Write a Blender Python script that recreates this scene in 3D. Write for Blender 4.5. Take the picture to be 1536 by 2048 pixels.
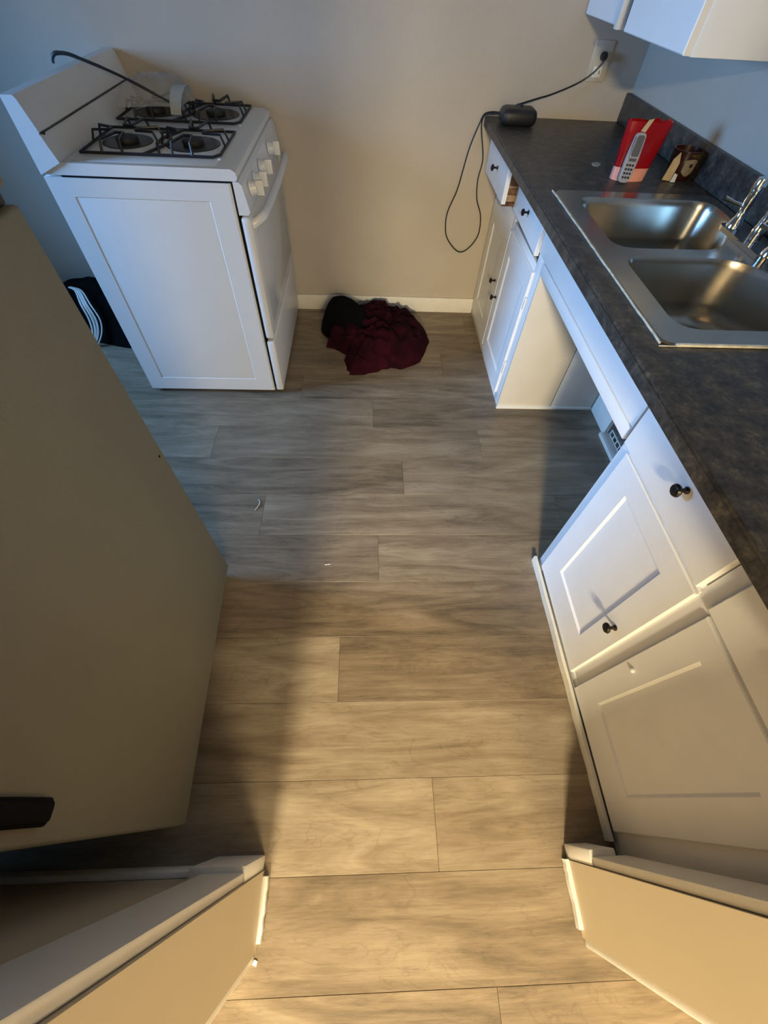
import bpy, bmesh, math, random
from mathutils import Vector, Matrix, noise
R = math.radians; PI = math.pi
for o in list(bpy.data.objects): bpy.data.objects.remove(o, do_unlink=True)
S = bpy.context.scene; C = S.collection
random.seed(7)

# ---------------------------------------------------------------- camera
CAM_H = 1.3781; F_PX = 819.2872; PITCH = -0.9577; YAW = 0.0778; ROLL = 0.0663
fw = Vector((math.sin(YAW)*math.cos(PITCH), math.cos(YAW)*math.cos(PITCH), math.sin(PITCH)))
rt = Vector((math.cos(YAW), -math.sin(YAW), 0)); up = rt.cross(fw)
rt, up = rt*math.cos(ROLL)+up*math.sin(ROLL), -rt*math.sin(ROLL)+up*math.cos(ROLL)
cd = bpy.data.cameras.new('camera'); cam = bpy.data.objects.new('camera', cd); C.objects.link(cam)
cd.sensor_fit = 'VERTICAL'; cd.sensor_height = 36; cd.lens = F_PX/2048*36; cd.clip_start = .02
m = Matrix((rt, up, -fw)).transposed().to_4x4(); m.translation = (0, 0, CAM_H); cam.matrix_world = m
S.camera = cam
# ---------------------------------------------------------------- world, lights, exposure
w = bpy.data.worlds.new('world'); S.world = w; w.use_nodes = True
w.node_tree.nodes['Background'].inputs[0].default_value = (.30, .50, 1.0, 1)
w.node_tree.nodes['Background'].inputs[1].default_value = .5
def area(name, loc, target, sx, sy, col, power, shape='RECTANGLE'):
    l = bpy.data.lights.new(name, 'AREA'); l.shape = shape; l.size = sx; l.size_y = sy
    l.color = col; l.energy = power
    o = bpy.data.objects.new(name, l); C.objects.link(o); o.location = loc
    o.rotation_euler = (Vector(target)-Vector(loc)).to_track_quat('-Z', 'Y').to_euler(); return o
wl = area('window_daylight', (-2.86, 1.10, 1.32), (.66, 1.16, .42), .80, .70, (.22, .51, 1.0), 40); wl.data.spread = R(102)
area('ceiling_lamp_light', (-.50, -3.2, 2.24), (-.50, -3.2, 0), .50, .50, (1.0, .83, .53), 540, 'DISK')
area('added_fill_light', (1.05, -3.1, 2.24), (1.05, -3.1, 0), 1.1, 1.1, (1.0, .81, .48), 200, 'DISK')  # added warm fill that lifts the dim floor beside the fridge
S.view_settings.view_transform = 'Standard'; S.view_settings.look = 'None'
S.view_settings.gamma = 1; S.view_settings.use_curve_mapping = False; S.view_settings.exposure = 0.0

# ---------------------------------------------------------------- materials
MATS = {}
def mat(name, col, rough=.5, metal=0, noise_amt=0, nscale=30, bump=0, bscale=200, col2=None, trans=0, coat=0, aniso=None):
    if name in MATS: return MATS[name]
    m = bpy.data.materials.new(name); m.use_nodes = True; nt = m.node_tree; b = nt.nodes['Principled BSDF']
    b.inputs['Base Color'].default_value = (*col, 1); b.inputs['Roughness'].default_value = rough
    b.inputs['Metallic'].default_value = metal; b.inputs['Transmission Weight'].default_value = trans
    b.inputs['Coat Weight'].default_value = coat
    tc = nt.nodes.new('ShaderNodeTexCoord')
    if noise_amt or col2:
        n = nt.nodes.new('ShaderNodeTexNoise'); n.inputs['Scale'].default_value = nscale; n.inputs['Detail'].default_value = 6
        nt.links.new(tc.outputs['Object'], n.inputs['Vector'])
        r = nt.nodes.new('ShaderNodeValToRGB'); nt.links.new(n.outputs['Fac'], r.inputs[0])
        c2 = col2 or tuple(c*(1-noise_amt) for c in col)
        r.color_ramp.elements[0].position = .35; r.color_ramp.elements[1].position = .65
        r.color_ramp.elements[0].color = (*c2, 1); r.color_ramp.elements[1].color = (*col, 1)
        nt.links.new(r.outputs[0], b.inputs['Base Color'])
    if bump:
        n2 = nt.nodes.new('ShaderNodeTexNoise'); n2.inputs['Scale'].default_value = bscale; n2.inputs['Detail'].default_value = 3
        nt.links.new(tc.outputs['Object'], n2.inputs['Vector'])
        bp = nt.nodes.new('ShaderNodeBump'); bp.inputs['Strength'].default_value = bump; bp.inputs['Distance'].default_value = .002
        nt.links.new(n2.outputs['Fac'], bp.inputs['Height']); nt.links.new(bp.outputs['Normal'], b.inputs['Normal'])
    MATS[name] = m; return m

wallm = mat('wall_paint', (.50, .445, .375), .75, noise_amt=.05, nscale=4, bump=.25, bscale=120)
white = mat('cabinet_paint', (.86, .86, .85), .38, noise_amt=.03, nscale=12, bump=.15, bscale=60)
trimw = mat('trim_paint', (.80, .78, .72), .4, noise_amt=.05, nscale=20, bump=.3, bscale=50)
creamp = mat('panel_board', (.72, .69, .62), .55, noise_amt=.04, nscale=8)
enamel = mat('stove_enamel', (.74, .75, .75), .28, noise_amt=.02, nscale=5, bump=.05, bscale=300)
fridgem = mat('fridge_paint', (.20, .19, .142), .5, noise_amt=.05, nscale=6, bump=.3, bscale=400)
black = mat('black_plastic', (.012, .012, .012), .45)
dull_black = mat('dark_gap', (.008, .008, .008), .9)  # near-black: painted gap shade, plus gasket, grille and other dark parts
iron = mat('grate_iron', (.014, .013, .020), .42)
bowlm = mat('drip_bowl', (.045, .043, .040), .35, .3, noise_amt=.5, nscale=30)
burner = mat('burner_cap', (.02, .02, .02), .6)
steel = mat('stainless', (.52, .48, .41), .26, 1.0, noise_amt=.10, nscale=10, bump=.06, bscale=300)
chrome = mat('chrome', (.80, .82, .85), .08, 1.0)
bronze = mat('knob_bronze', (.045, .038, .032), .25, .8)
caulk = mat('caulk', (.74, .68, .54), .6, noise_amt=.3, nscale=60)
wood = mat('drawer_wood', (.30, .17, .10), .6, col2=(.10, .045, .03), nscale=25)
wood2 = mat('drawer_wood_light', (.48, .33, .22), .6, noise_amt=.4, nscale=40)
redm = mat('red_foil', (.56, .010, .018), .3, noise_amt=.25, nscale=14)
pinkm = mat('pink_foil', (.75, .33, .26), .35, noise_amt=.2, nscale=14)
silver = mat('phone_shell', (.42, .41, .44), .3, .3)
screenm = mat('phone_screen', (.11, .11, .12), .15)
browng = mat('dark_brown_glaze', (.030, .008, .006), .3)
gold = mat('olive_gold', (.20, .13, .035), .5, noise_amt=.4, nscale=30)
tan = mat('tan_card', (.55, .42, .25), .6, noise_amt=.2, nscale=40)
maroon = mat('maroon_cloth', (.030, .003, .009), .95, col2=(.012, .0015, .004), nscale=14, bump=.4, bscale=500)
blackc = mat('black_cloth', (.003, .003, .003), 1.0, bump=.4, bscale=500)
plastic = mat('clear_plastic', (.62, .62, .62), .22); plastic.node_tree.nodes['Principled BSDF'].inputs['Alpha'].default_value = .32
whitep = mat('white_plastic', (.72, .72, .68), .4)
lilac = mat('lilac_plastic', (.52, .54, .68), .4)
wood.node_tree.nodes['Principled BSDF'].inputs['Specular IOR Level'].default_value = .2
for mm in (maroon, blackc, dull_black): mm.node_tree.nodes['Principled BSDF'].inputs['Specular IOR Level'].default_value = .1

def counter_material():
    m = bpy.data.materials.new('speckled_laminate'); m.use_nodes = True; nt = m.node_tree; b = nt.nodes['Principled BSDF']
    tc = nt.nodes.new('ShaderNodeTexCoord')
    n = nt.nodes.new('ShaderNodeTexNoise'); n.inputs['Scale'].default_value = 95; n.inputs['Detail'].default_value = 8; n.inputs['Roughness'].default_value = .7
    n2 = nt.nodes.new('ShaderNodeTexNoise'); n2.inputs['Scale'].default_value = 28; n2.inputs['Detail'].default_value = 5
    nt.links.new(tc.outputs['Object'], n.inputs['Vector']); nt.links.new(tc.outputs['Object'], n2.inputs['Vector'])
    r = nt.nodes.new('ShaderNodeValToRGB'); e = r.color_ramp.elements
    e[0].position = .40; e[0].color = (.020, .018, .017, 1); e[1].position = .70; e[1].color = (.17, .14, .10, 1)
    x = r.color_ramp.elements.new(.54); x.color = (.060, .053, .045, 1)
    mx = nt.nodes.new('ShaderNodeMath'); mx.operation = 'MULTIPLY_ADD'; mx.inputs[1].default_value = .55
    ad = nt.nodes.new('ShaderNodeMath'); ad.operation = 'MULTIPLY'; ad.inputs[1].default_value = .45
    nt.links.new(n2.outputs['Fac'], ad.inputs[0]); nt.links.new(n.outputs['Fac'], mx.inputs[0]); nt.links.new(ad.outputs[0], mx.inputs[2])
    nt.links.new(mx.outputs[0], r.inputs[0]); nt.links.new(r.outputs[0], b.inputs['Base Color'])
    b.inputs['Roughness'].default_value = .42
    return m
counterm = counter_material()

def plank_material():
    m = bpy.data.materials.new('vinyl_plank'); m.use_nodes = True; nt = m.node_tree; b = nt.nodes['Principled BSDF']; L = nt.links.new
    tc = nt.nodes.new('ShaderNodeTexCoord'); oi = nt.nodes.new('ShaderNodeObjectInfo')
    sc = nt.nodes.new('ShaderNodeMath'); sc.operation = 'MULTIPLY'; sc.inputs[1].default_value = 57
    L(oi.outputs['Random'], sc.inputs[0])
    cb = nt.nodes.new('ShaderNodeCombineXYZ'); L(sc.outputs[0], cb.inputs[0]); L(sc.outputs[0], cb.inputs[2])
    ad = nt.nodes.new('ShaderNodeVectorMath'); ad.operation = 'ADD'; L(tc.outputs['Object'], ad.inputs[0]); L(cb.outputs[0], ad.inputs[1])
    def nz(scale, sx, sy, detail=6, dist=0, rough=.6):
        mp = nt.nodes.new('ShaderNodeMapping'); mp.inputs['Scale'].default_value = (sx, sy, 1); L(ad.outputs[0], mp.inputs[0])
        n = nt.nodes.new('ShaderNodeTexNoise'); n.inputs['Scale'].default_value = scale; n.inputs['Detail'].default_value = detail
        n.inputs['Distortion'].default_value = dist; n.inputs['Roughness'].default_value = rough; L(mp.outputs[0], n.inputs[0]); return n
    big = nz(2.0, 1.0, 6.5, 7, 1.3, .62); fine = nz(9, 1.0, 17, 8, .3, .72); blot = nz(3.0, 1.0, 2.4, 5, .6, .65)
    r = nt.nodes.new('ShaderNodeValToRGB'); e = r.color_ramp.elements
    e[0].position = .34; e[0].color = (.096, .072, .047, 1); e[1].position = .66; e[1].color = (.350, .288, .205, 1)
    x = e.new(.48); x.color = (.205, .156, .104, 1)
    a1 = nt.nodes.new('ShaderNodeMath'); a1.operation = 'MULTIPLY'; a1.inputs[1].default_value = .50; L(big.outputs['Fac'], a1.inputs[0])
    a2 = nt.nodes.new('ShaderNodeMath'); a2.operation = 'MULTIPLY_ADD'; a2.inputs[1].default_value = .24; L(fine.outputs['Fac'], a2.inputs[0]); L(a1.outputs[0], a2.inputs[2])
    a3 = nt.nodes.new('ShaderNodeMath'); a3.operation = 'MULTIPLY_ADD'; a3.inputs[1].default_value = .24; L(blot.outputs['Fac'], a3.inputs[0]); L(a2.outputs[0], a3.inputs[2])
    a4 = nt.nodes.new('ShaderNodeMath'); a4.operation = 'MULTIPLY_ADD'; a4.inputs[1].default_value = .13; L(oi.outputs['Random'], a4.inputs[0]); L(a3.outputs[0], a4.inputs[2])
    a5 = nt.nodes.new('ShaderNodeMath'); a5.operation = 'SUBTRACT'; a5.inputs[1].default_value = .055; L(a4.outputs[0], a5.inputs[0])
    L(a5.outputs[0], r.inputs[0])
    # thin dark cracks running along the grain
    mp = nt.nodes.new('ShaderNodeMapping'); mp.inputs['Scale'].default_value = (1.4, 5.5, 1); L(ad.outputs[0], mp.inputs[0])
    cr = nt.nodes.new('ShaderNodeTexNoise'); cr.inputs['Scale'].default_value = 1.7; cr.inputs['Detail'].default_value = 4; cr.inputs['Distortion'].default_value = 1.6; L(mp.outputs[0], cr.inputs[0])
    s1 = nt.nodes.new('ShaderNodeMath'); s1.operation = 'SUBTRACT'; s1.inputs[1].default_value = .5; L(cr.outputs['Fac'], s1.inputs[0])
    s2 = nt.nodes.new('ShaderNodeMath'); s2.operation = 'ABSOLUTE'; L(s1.outputs[0], s2.inputs[0])
    r2 = nt.nodes.new('ShaderNodeValToRGB'); r2.color_ramp.elements[0].position = 0; r2.color_ramp.elements[0].color = (.62, .60, .58, 1)
    r2.color_ramp.elements[1].position = .012; r2.color_ramp.elements[1].color = (1, 1, 1, 1); L(s2.outputs[0], r2.inputs[0])
    mk = nt.nodes.new('ShaderNodeMix'); mk.data_type = 'RGBA'; mk.blend_type = 'MULTIPLY'; mk.inputs['Factor'].default_value = .42
    L(r.outputs[0], mk.inputs[6]); L(r2.outputs[0], mk.inputs[7]); L(mk.outputs[2], b.inputs['Base Color'])
    b.inputs['Roughness'].default_value = .42
    bp = nt.nodes.new('ShaderNodeBump'); bp.inputs['Strength'].default_value = .25; bp.inputs['Distance'].default_value = .001
    L(fine.outputs['Fac'], bp.inputs['Height']); L(bp.outputs['Normal'], b.inputs['Normal'])
    return m
plankm = plank_material()

# ---------------------------------------------------------------- mesh helpers
def NB(): return bmesh.new()
def box(bm, x0, x1, y0, y1, z0, z1, bev=0, seg=2):
    v = [bm.verts.new(p) for p in ((x0,y0,z0),(x1,y0,z0),(x1,y1,z0),(x0,y1,z0),(x0,y0,z1),(x1,y0,z1),(x1,y1,z1),(x0,y1,z1))]
    f = [bm.faces.new([v[i] for i in q]) for q in ((0,3,2,1),(4,5,6,7),(0,1,5,4),(1,2,6,5),(2,3,7,6),(3,0,4,7))]
    if bev:
        e = list({e for q in f for e in q.edges})
        bmesh.ops.bevel(bm, geom=e, offset=bev, segments=seg, affect='EDGES', profile=.5)
    return bm
def prism(bm, pts, axis, a0, a1):
    """extrude a 2D outline along an axis ('y': pts are x,z ; 'z': pts are x,y ; 'x': pts are y,z)"""
    def P(p, a): return {'y': (p[0], a, p[1]), 'z': (p[0], p[1], a), 'x': (a, p[0], p[1])}[axis]
    A = [bm.verts.new(P(p, a0)) for p in pts]; B = [bm.verts.new(P(p, a1)) for p in pts]; n = len(pts)
    bm.faces.new(A); bm.faces.new(B[::-1])
    for i in range(n): bm.faces.new((A[i], B[i], B[(i+1) % n], A[(i+1) % n]))
    bmesh.ops.recalc_face_normals(bm, faces=bm.faces[:]); return bm
def smooth_path(pts, k=5):
    P = [Vector(p) for p in pts]; out = []
    for i in range(len(P)-1):
        a = P[max(i-1, 0)]; b = P[i]; c = P[i+1]; d = P[min(i+2, len(P)-1)]
        for j in range(k):
            t = j/k
            out.append(.5*((2*b)+(c-a)*t+(2*a-5*b+4*c-d)*t*t+(3*b-a-3*c+d)*t*t*t))
    out.append(P[-1]); return out
def tube(bm, pts, r, n=8, closed=False, sm=0, flat=1.0):
    P = smooth_path(pts, sm) if sm else [Vector(p) for p in pts]
    N = len(P); rings = []; prev = None
    for i, p in enumerate(P):
        if closed: t = (P[(i+1) % N]-P[i-1]).normalized()
        else: t = (P[min(i+1, N-1)]-P[max(i-1, 0)]).normalized()
        if prev is None:
            a = Vector((0, 0, 1)) if abs(t.z) < .9 else Vector((1, 0, 0)); u = t.cross(a).normalized()
        else: u = (prev-t*prev.dot(t)).normalized()
        prev = u; v = t.cross(u)
        rr = r[i*len(r)//N] if isinstance(r, (list, tuple)) else r
        rings.append([bm.verts.new(p+u*rr*math.cos(2*PI*k/n)+v*rr*flat*math.sin(2*PI*k/n)) for k in range(n)])
    for i in range(N if closed else N-1):
        A = rings[i]; B = rings[(i+1) % N]
        for k in range(n): bm.faces.new((A[k], B[k], B[(k+1) % n], A[(k+1) % n]))
    if not closed: bm.faces.new(rings[0]); bm.faces.new(rings[-1][::-1])
    bmesh.ops.recalc_face_normals(bm, faces=bm.faces[:]); return bm
def lathe(bm, prof, org, axis=(0, 0, 1), n=20, sx=1, sy=1):
    """prof: (radius, height) pairs along axis"""
    q = Vector((0, 0, 1)).rotation_difference(Vector(axis)); rings = []
    for r, h in prof:
        if r < 1e-6: rings.append([bm.verts.new(Vector(org)+q@Vector((0, 0, h)))])
        else: rings.append([bm.verts.new(Vector(org)+q@Vector((r*sx*math.cos(2*PI*k/n), r*sy*math.sin(2*PI*k/n), h))) for k in range(n)])
    for A, B in zip(rings, rings[1:]):
        if len(A) == 1 and len(B) == 1: continue
        for k in range(n):
            if len(A) == 1: bm.faces.new((A[0], B[k], B[(k+1) % n]))
            elif len(B) == 1: bm.faces.new((A[k], A[(k+1) % n], B[0]))
            else: bm.faces.new((A[k], A[(k+1) % n], B[(k+1) % n], B[k]))
    bmesh.ops.recalc_face_normals(bm, faces=bm.faces[:]); return bm
def rounded(pts, r, k=5):
    out = []; n = len(pts)
    for i in range(n):
        p = Vector(pts[i]); a = (Vector(pts[i-1])-p); b = (Vector(pts[(i+1) % n])-p)
        d = min(r, a.length*.45, b.length*.45); a = p+a.normalized()*d; b = p+b.normalized()*d
        for j in range(k+1):
            t = j/k; out.append((1-t)**2*a+2*t*(1-t)*p+t*t*b)
    return out
def mesh_obj(name, bm, m, origin=(0, 0, 0), smooth=True, angle=35):
    me = bpy.data.meshes.new(name)
    bmesh.ops.translate(bm, verts=bm.verts[:], vec=-Vector(origin))
    bm.to_mesh(me); bm.free(); me.materials.append(m)
    if smooth:
        me.polygons.foreach_set('use_smooth', [True]*len(me.polygons))
        try: me.set_sharp_from_angle(angle=R(angle))
        except Exception: pass
    return bpy.data.objects.new(name, me)
class Thing:
    def __init__(s, name, label, cat, loc, group=None, rot=0, local=False, kind=None):
        s.o = bpy.data.objects.new(name, None); C.objects.link(s.o); s.o.empty_display_size = .05
        s.o.location = loc; s.o.rotation_euler = (0, 0, rot); s.L = (0, 0, 0) if local else loc
        if kind: s.o['kind'] = kind
        else: s.o['label'] = label; s.o['category'] = cat
        if group: s.o['group'] = group
    def part(s, name, bm, m, parent=None, label=None, stuff=False, **k):
        o = mesh_obj(name, bm, m, s.L, **k); C.objects.link(o); o.parent = parent or s.o
        if label: o['label'] = label
        if stuff: o['kind'] = 'stuff'
        return o
def single(name, bm, m, label, cat, loc, group=None, **k):
    o = mesh_obj(name, bm, m, loc, **k); C.objects.link(o); o.location = loc
    o['label'] = label; o['category'] = cat
    if group: o['group'] = group
    return o
def struct(name, bm, m, parent=None, **k):
    o = mesh_obj(name, bm, m, **k); C.objects.link(o)
    if parent: o.parent = parent
    else: o['kind'] = 'structure'
    return o

# ---------------------------------------------------------------- dimensions
XW = 1.165; YW = 2.52; XC = .663; ZC = .91; XL = -2.7; CEIL = 2.4; YB = -4.2

# ---------------------------------------------------------------- structure: floor with single planks
fb = NB(); box(fb, XL-.1, XW+.35, YB-.1, YW+.1, -.06, -.006); floor = struct('floor', fb, mat('subfloor', (.10, .08, .06), .9))
PW = .2022; PL = 1.228; R0 = -.3573
joint = {-1: .3024, 0: .74, 1: .19, 2: .73, 3: -.0845, 4: .655, 5: .049, 6: -.416, 7: .164, 8: .537, 9: .035, 10: -.33, 11: .42, 12: .0, 13: .6, 14: .2}
full = None
k0 = int(math.floor((YB-R0)/PW))
for k in range(k0, 15):
    y0 = max(R0+k*PW, YB); y1 = min(R0+(k+1)*PW, YW)
    if y1-y0 < .01: continue
    j = joint.get(k, (k*.417) % PL); x = j
    while x > XL: x -= PL
    while x < XW+.3:
        a = max(x, XL); b = min(x+PL, XW+.3)
        if b-a > .01:
            g = .00035; whole = abs(b-a-PL) < 1e-6 and abs(y1-y0-PW) < 1e-6
            if whole and full: o = bpy.data.objects.new('plank', full); C.objects.link(o)
            else:
                bm = NB(); box(bm, g, b-a-g, g, y1-y0-g, -.0055, 0, .0006, 1); o = mesh_obj('plank', bm, plankm, smooth=False); C.objects.link(o)
                if whole: full = o.data
            o.parent = floor; o.location = (a, y0, random.choice((0, 0, .0002)))
        x += PL

# walls
bm = NB(); box(bm, XL-.1, XW+.35, YW, YW+.1, 0, CEIL); struct('wall_far', bm, wallm)
bm = NB()   # right wall, leaving a broken hole low behind the empty appliance bay
HY0, HY1, HZ0, HZ1 = 1.17, 1.425, .021, .26
box(bm, XW, XW+.1, HY1, YW, 0, CEIL); box(bm, XW, XW+.1, -.14, HY0, 0, CEIL)
box(bm, XW, XW+.1, HY0, HY1, 0, HZ0); box(bm, XW, XW+.1, HY0, HY1, HZ1, CEIL); struct('wall_right', bm, wallm)
bm = NB(); box(bm, XW+.101, XW+.2, HY0-.05, HY1+.05, 0, .4); struct('hole_shade', bm, dull_black)  # black backing that stands in for the dark inside the hole
# doorway wall behind the camera: jamb faces at x=-.246 and x=.525
XJ0, XJ1, YJ0, YJ1 = -.252, .525, -.285, -.14
bm = NB(); box(bm, XL, XJ0, YJ0, YJ1, 0, CEIL); box(bm, XJ1, XW+.3, YJ0, YJ1, 0, CEIL); box(bm, XJ0, XJ1, YJ0, YJ1, 2.05, CEIL)
struct('wall_near', bm, mat('jamb_paint', (.54, .455, .32), .5, noise_amt=.03, nscale=5))
bm = NB()   # left wall with a window opening
WY0, WY1, WZ0, WZ1 = .60, 1.60, .85, 1.80
box(bm, XL-.1, XL, YB, WY0, 0, CEIL); box(bm, XL-.1, XL, WY1, YW, 0, CEIL)
box(bm, XL-.1, XL, WY0, WY1, 0, WZ0); box(bm, XL-.1, XL, WY0, WY1, WZ1, CEIL); struct('wall_left', bm, wallm)
bm = NB()
for a, b, c, d in ((WY0, WY1, WZ0-.02, WZ0+.03), (WY0, WY1, WZ1-.03, WZ1), (WY0, WY0+.04, WZ0, WZ1), (WY1-.04, WY1, WZ0, WZ1), (WY0, WY1, 1.31, 1.33)):
    box(bm, XL-.08, XL-.03, a, b, c, d)
struct('window_1', bm, trimw)
backm = mat('back_room_paint', (.34, .31, .26), .8)
bm = NB(); box(bm, XL-.1, XW+.35, YB-.1, YB, 0, CEIL); struct('wall_back', bm, backm)
bm = NB(); box(bm, XW+.3, XW+.4, YB, YJ0, 0, CEIL); struct('wall_side', bm, backm)
bm = NB(); box(bm, XL-.1, XW+.4, YB-.1, YW+.1, CEIL, CEIL+.1); struct('ceiling', bm, mat('ceiling_paint', (.42, .40, .36), .9))
# lamp in the room behind; the right-hand base is added over the fill light
for lx, ly, lb in ((-.50, -3.2, 'round flush ceiling lamp left of centre in the room behind the doorway'), (1.05, -3.1, 'added round lamp base for the unseen fill light right of centre behind the doorway')):
    lampt = Thing('ceiling_lamp', lb, 'lamp', (lx, ly, CEIL), group='ceiling lamps behind the doorway')
    bm = NB(); lathe(bm, [(0, 0), (.15, 0), (.15, -.03), (.14, -.035)], (lx, ly, CEIL)); lampt.part('base', bm, whitep)

# baseboards / door trim
bm = NB(); box(bm, -.50, XC+.0, YW-.014, YW, 0, .088, .004); box(bm, XL, -1.12, YW-.014, YW, 0, .088, .004); struct('baseboard_far', bm, trimw)
bm = NB(); box(bm, XL, -.40, YJ1, YJ1+.014, 0, .10, .004); struct('baseboard_near', bm, trimw)
bm = NB(); box(bm, XW-.012, XW, 1.43, 1.612, 0, .10, .002); box(bm, XW-.034, XW, .74, 1.43, 0, .020, .002); struct('baseboard_right', bm, trimw)
# left casing, plinth, rear edge
bm = NB(); box(bm, XJ0-.10, XJ0-.006, YJ1+.0005, YJ1+.018, .19, 2.1, .003); struct('trim_2', bm, trimw)
bm = NB(); box(bm, XJ0-.125, XJ0-.003, YJ1+.0005, YJ1+.030, 0, .205, .003); struct('trim_3', bm, trimw)
bm = NB(); box(bm, XJ1+.006, XJ1+.095, YJ1+.0005, YJ1+.018, .14, 2.1, .003); struct('trim_4', bm, trimw)
bm = NB(); box(bm, XJ1+.002, XJ1+.065, YJ1+.0005, YJ1+.032, 0, .15, .003); struct('trim_5', bm, trimw)
# rear casing returns
bm = NB(); box(bm, XJ1+.003, XJ1+.08, YJ0-.016, YJ0-.0005, 0, 2.1, .003); struct('trim_6', bm, trimw)
bm = NB(); box(bm, XJ0-.08, XJ0-.004, YJ0-.016, YJ0-.0005, 0, 2.1, .003); struct('trim_7', bm, trimw)
def rough_strip(x0, x1, y0, y1, z1, n=14):
    bm = NB(); pts = []
    for i in range(n+1): pts.append((x0+random.uniform(-.0015, .0015), y0+(y1-y0)*i/n))
    for i in range(n, -1, -1): pts.append((x1+0*i, y0+(y1-y0)*i/n))
    return prism(bm, pts, 'z', .0, z1)
struct('trim_8', rough_strip(XJ1-.010, XJ1+.0, -.268, -.138, .02), trimw)
struct('trim_9', rough_strip(XJ0+.012, XJ0-.0, -.268, -.150, .02), trimw)

# ---------------------------------------------------------------- cabinetry helpers
def slab_door(bm, xf, xb, y0, y1, z0, z1, p=None, depth=.006, wall=.009):
    """front faces -X at xf; p = (y0,y1,z0,z1) recessed centre panel"""
    def V(x, y, z): return bm.verts.new((x, y, z))
    c = .0025
    def ring(x, a, b, d, e): return [V(x, a, d), V(x, b, d), V(x, b, e), V(x, a, e)]
    rs = [ring(xb, y0, y1, z0, z1), ring(xf+c, y0, y1, z0, z1), ring(xf, y0+c, y1-c, z0+c, z1-c)]
    if p:
        rs.append(ring(xf, *p)); q = (p[0]+wall, p[1]-wall, p[2]+wall, p[3]-wall); rs.append(ring(xf+depth, *q))
    bm.faces.new(rs[0])
    for A, B in zip(rs, rs[1:]):
        for i in range(4): bm.faces.new((A[i], A[(i+1) % 4], B[(i+1) % 4], B[i]))
    bm.faces.new(rs[-1][::-1]); bmesh.ops.recalc_face_normals(bm, faces=bm.faces[:]); return bm
def knob_bm(x, y, z, s=1.0):
    bm = NB(); return lathe(bm, [(0, -.001), (.0075*s, -.001), (.0078*s, .003), (.0048*s, .006), (.0042*s, .014), (.007*s, .018), (.0135*s, .021), (.0145*s, .0245), (.012*s, .0285), (.006*s, .031), (0, .0315)], (x, y, z), (-1, 0, 0), 22)
def hinge_bm(y, z, h=.05):
    bm = NB(); box(bm, XC-.006, XC+.001, y-.005, y+.005, z-h/2, z+h/2, .002); return bm

# far base cabinet (beside far wall)
t = Thing('base_cabinet', 'white base cabinet in the far corner with one drawer pulled out', 'cabinet', (.92, 2.07, 0))
Y0, Y1 = 1.616, YW-.003
bm = NB()
box(bm, XC+.02, XW-.004, Y1-.016, Y1, .0, .868); box(bm, XC+.02, XW-.004, Y0+.013, Y1-.017, .10, .115)
box(bm, XW-.012, XW-.004, Y0+.02, Y1-.02, .116, .868); box(bm, XC+.021, XC+.05, Y0+.013, Y1-.018, 0, .098)
t.part('carcass', bm, creamp, smooth=False)
bm = NB(); box(bm, XC+.0, .934, Y0, Y0+.012, .012, .868, .001); t.part('side_panel', bm, creamp)
bm = NB(); box(bm, .9385, XW-.004, Y0, Y0+.012, .012, .868, .001); t.part('side_panel', bm, creamp)
bm = NB(); box(bm, XC-.004, XW-.014, Y0-.008, Y0+.004, 0, .013, .002); t.part('floor_strip', bm, trimw)
bm = NB()  # face frame
box(bm, XC+.002, XC+.02, Y0+.012, 1.70, .0, .868, .001); box(bm, XC+.002, XC+.02, 2.485, Y1, .0, .868, .001)
box(bm, XC+.002, XC+.02, 1.70, 2.485, .0, .05, .001); box(bm, XC+.002, XC+.02, 1.70, 2.10, .60, .648, .001); box(bm, XC+.002, XC+.02, 2.128, 2.485, .60, .668, .001)
box(bm, XC+.002, XC+.02, 2.065, 2.115, .05, .60, .001); box(bm, XC+.002, XC+.02, 2.1003, 2.1277, .60, .868, .001)
t.part('face_frame', bm, white)
bm = NB(); slab_door(bm, XC-.008, XC+.002, 2.098, 2.493, .045, .61, (2.20, 2.42, .135, .53)); d = t.part('door', bm, white, angle=18)
t.part('knob', knob_bm(XC-.008, 2.145, .372, .85), bronze, d)
bm = NB(); slab_door(bm, XC-.008, XC+.002, 1.690, 2.088, .040, .62, (1.745, 2.030, .115, .535)); d = t.part('door', bm, white, angle=18)
t.part('knob', knob_bm(XC-.008, 2.062, .330, .85), bronze, d); t.part('hinge', hinge_bm(1.680, .19, .07), white, d); t.part('hinge', hinge_bm(1.680, .50, .05), white, d)
# pulled-out drawer
XP = XC-.085
bm = NB(); slab_door(bm, XP, XP+.018, 2.085, 2.50, .715, .862); d = t.part('drawer', bm, white)
bm = NB(); box(bm, XP+.019, 1.06, 2.135, 2.149, .692, .835, .001); box(bm, XP+.019, 1.06, 2.44, 2.454, .722, .835, .001); box(bm, XP+.019, 1.06, 2.150, 2.439, .722, .73)
t.part('drawer_box', bm, wood, d)
bm = NB(); box(bm, XP+.0195, 1.05, 2.1295, 2.1345, .712, .735); box(bm, XP+.0195, 1.05, 2.1295, 2.1345, .760, .768); t.part('drawer_runner', bm, wood2, d)
t.part('knob', knob_bm(XP, 2.265, .792, .85), bronze, d)
# second drawer sits slightly crooked over a dark slit
bm = NB(); slab_door(bm, XC-.018, XC+.0, 1.70, 2.120, .674, .856)
bmesh.ops.rotate(bm, verts=bm.verts[:], cent=(XC, 1.70, .77), matrix=Matrix.Rotation(R(1.9), 3, 'X')); d = t.part('drawer', bm, white)
t.part('knob', knob_bm(XC-.018, 1.895, .752, .85), bronze, d)
bm = NB(); box(bm, XC+.0215, XC+.03, 1.71, 2.11, .60, .86); t.part('slit_shade', bm, dull_black)  # black slab supplies the shade in the slit under the drawer

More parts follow.
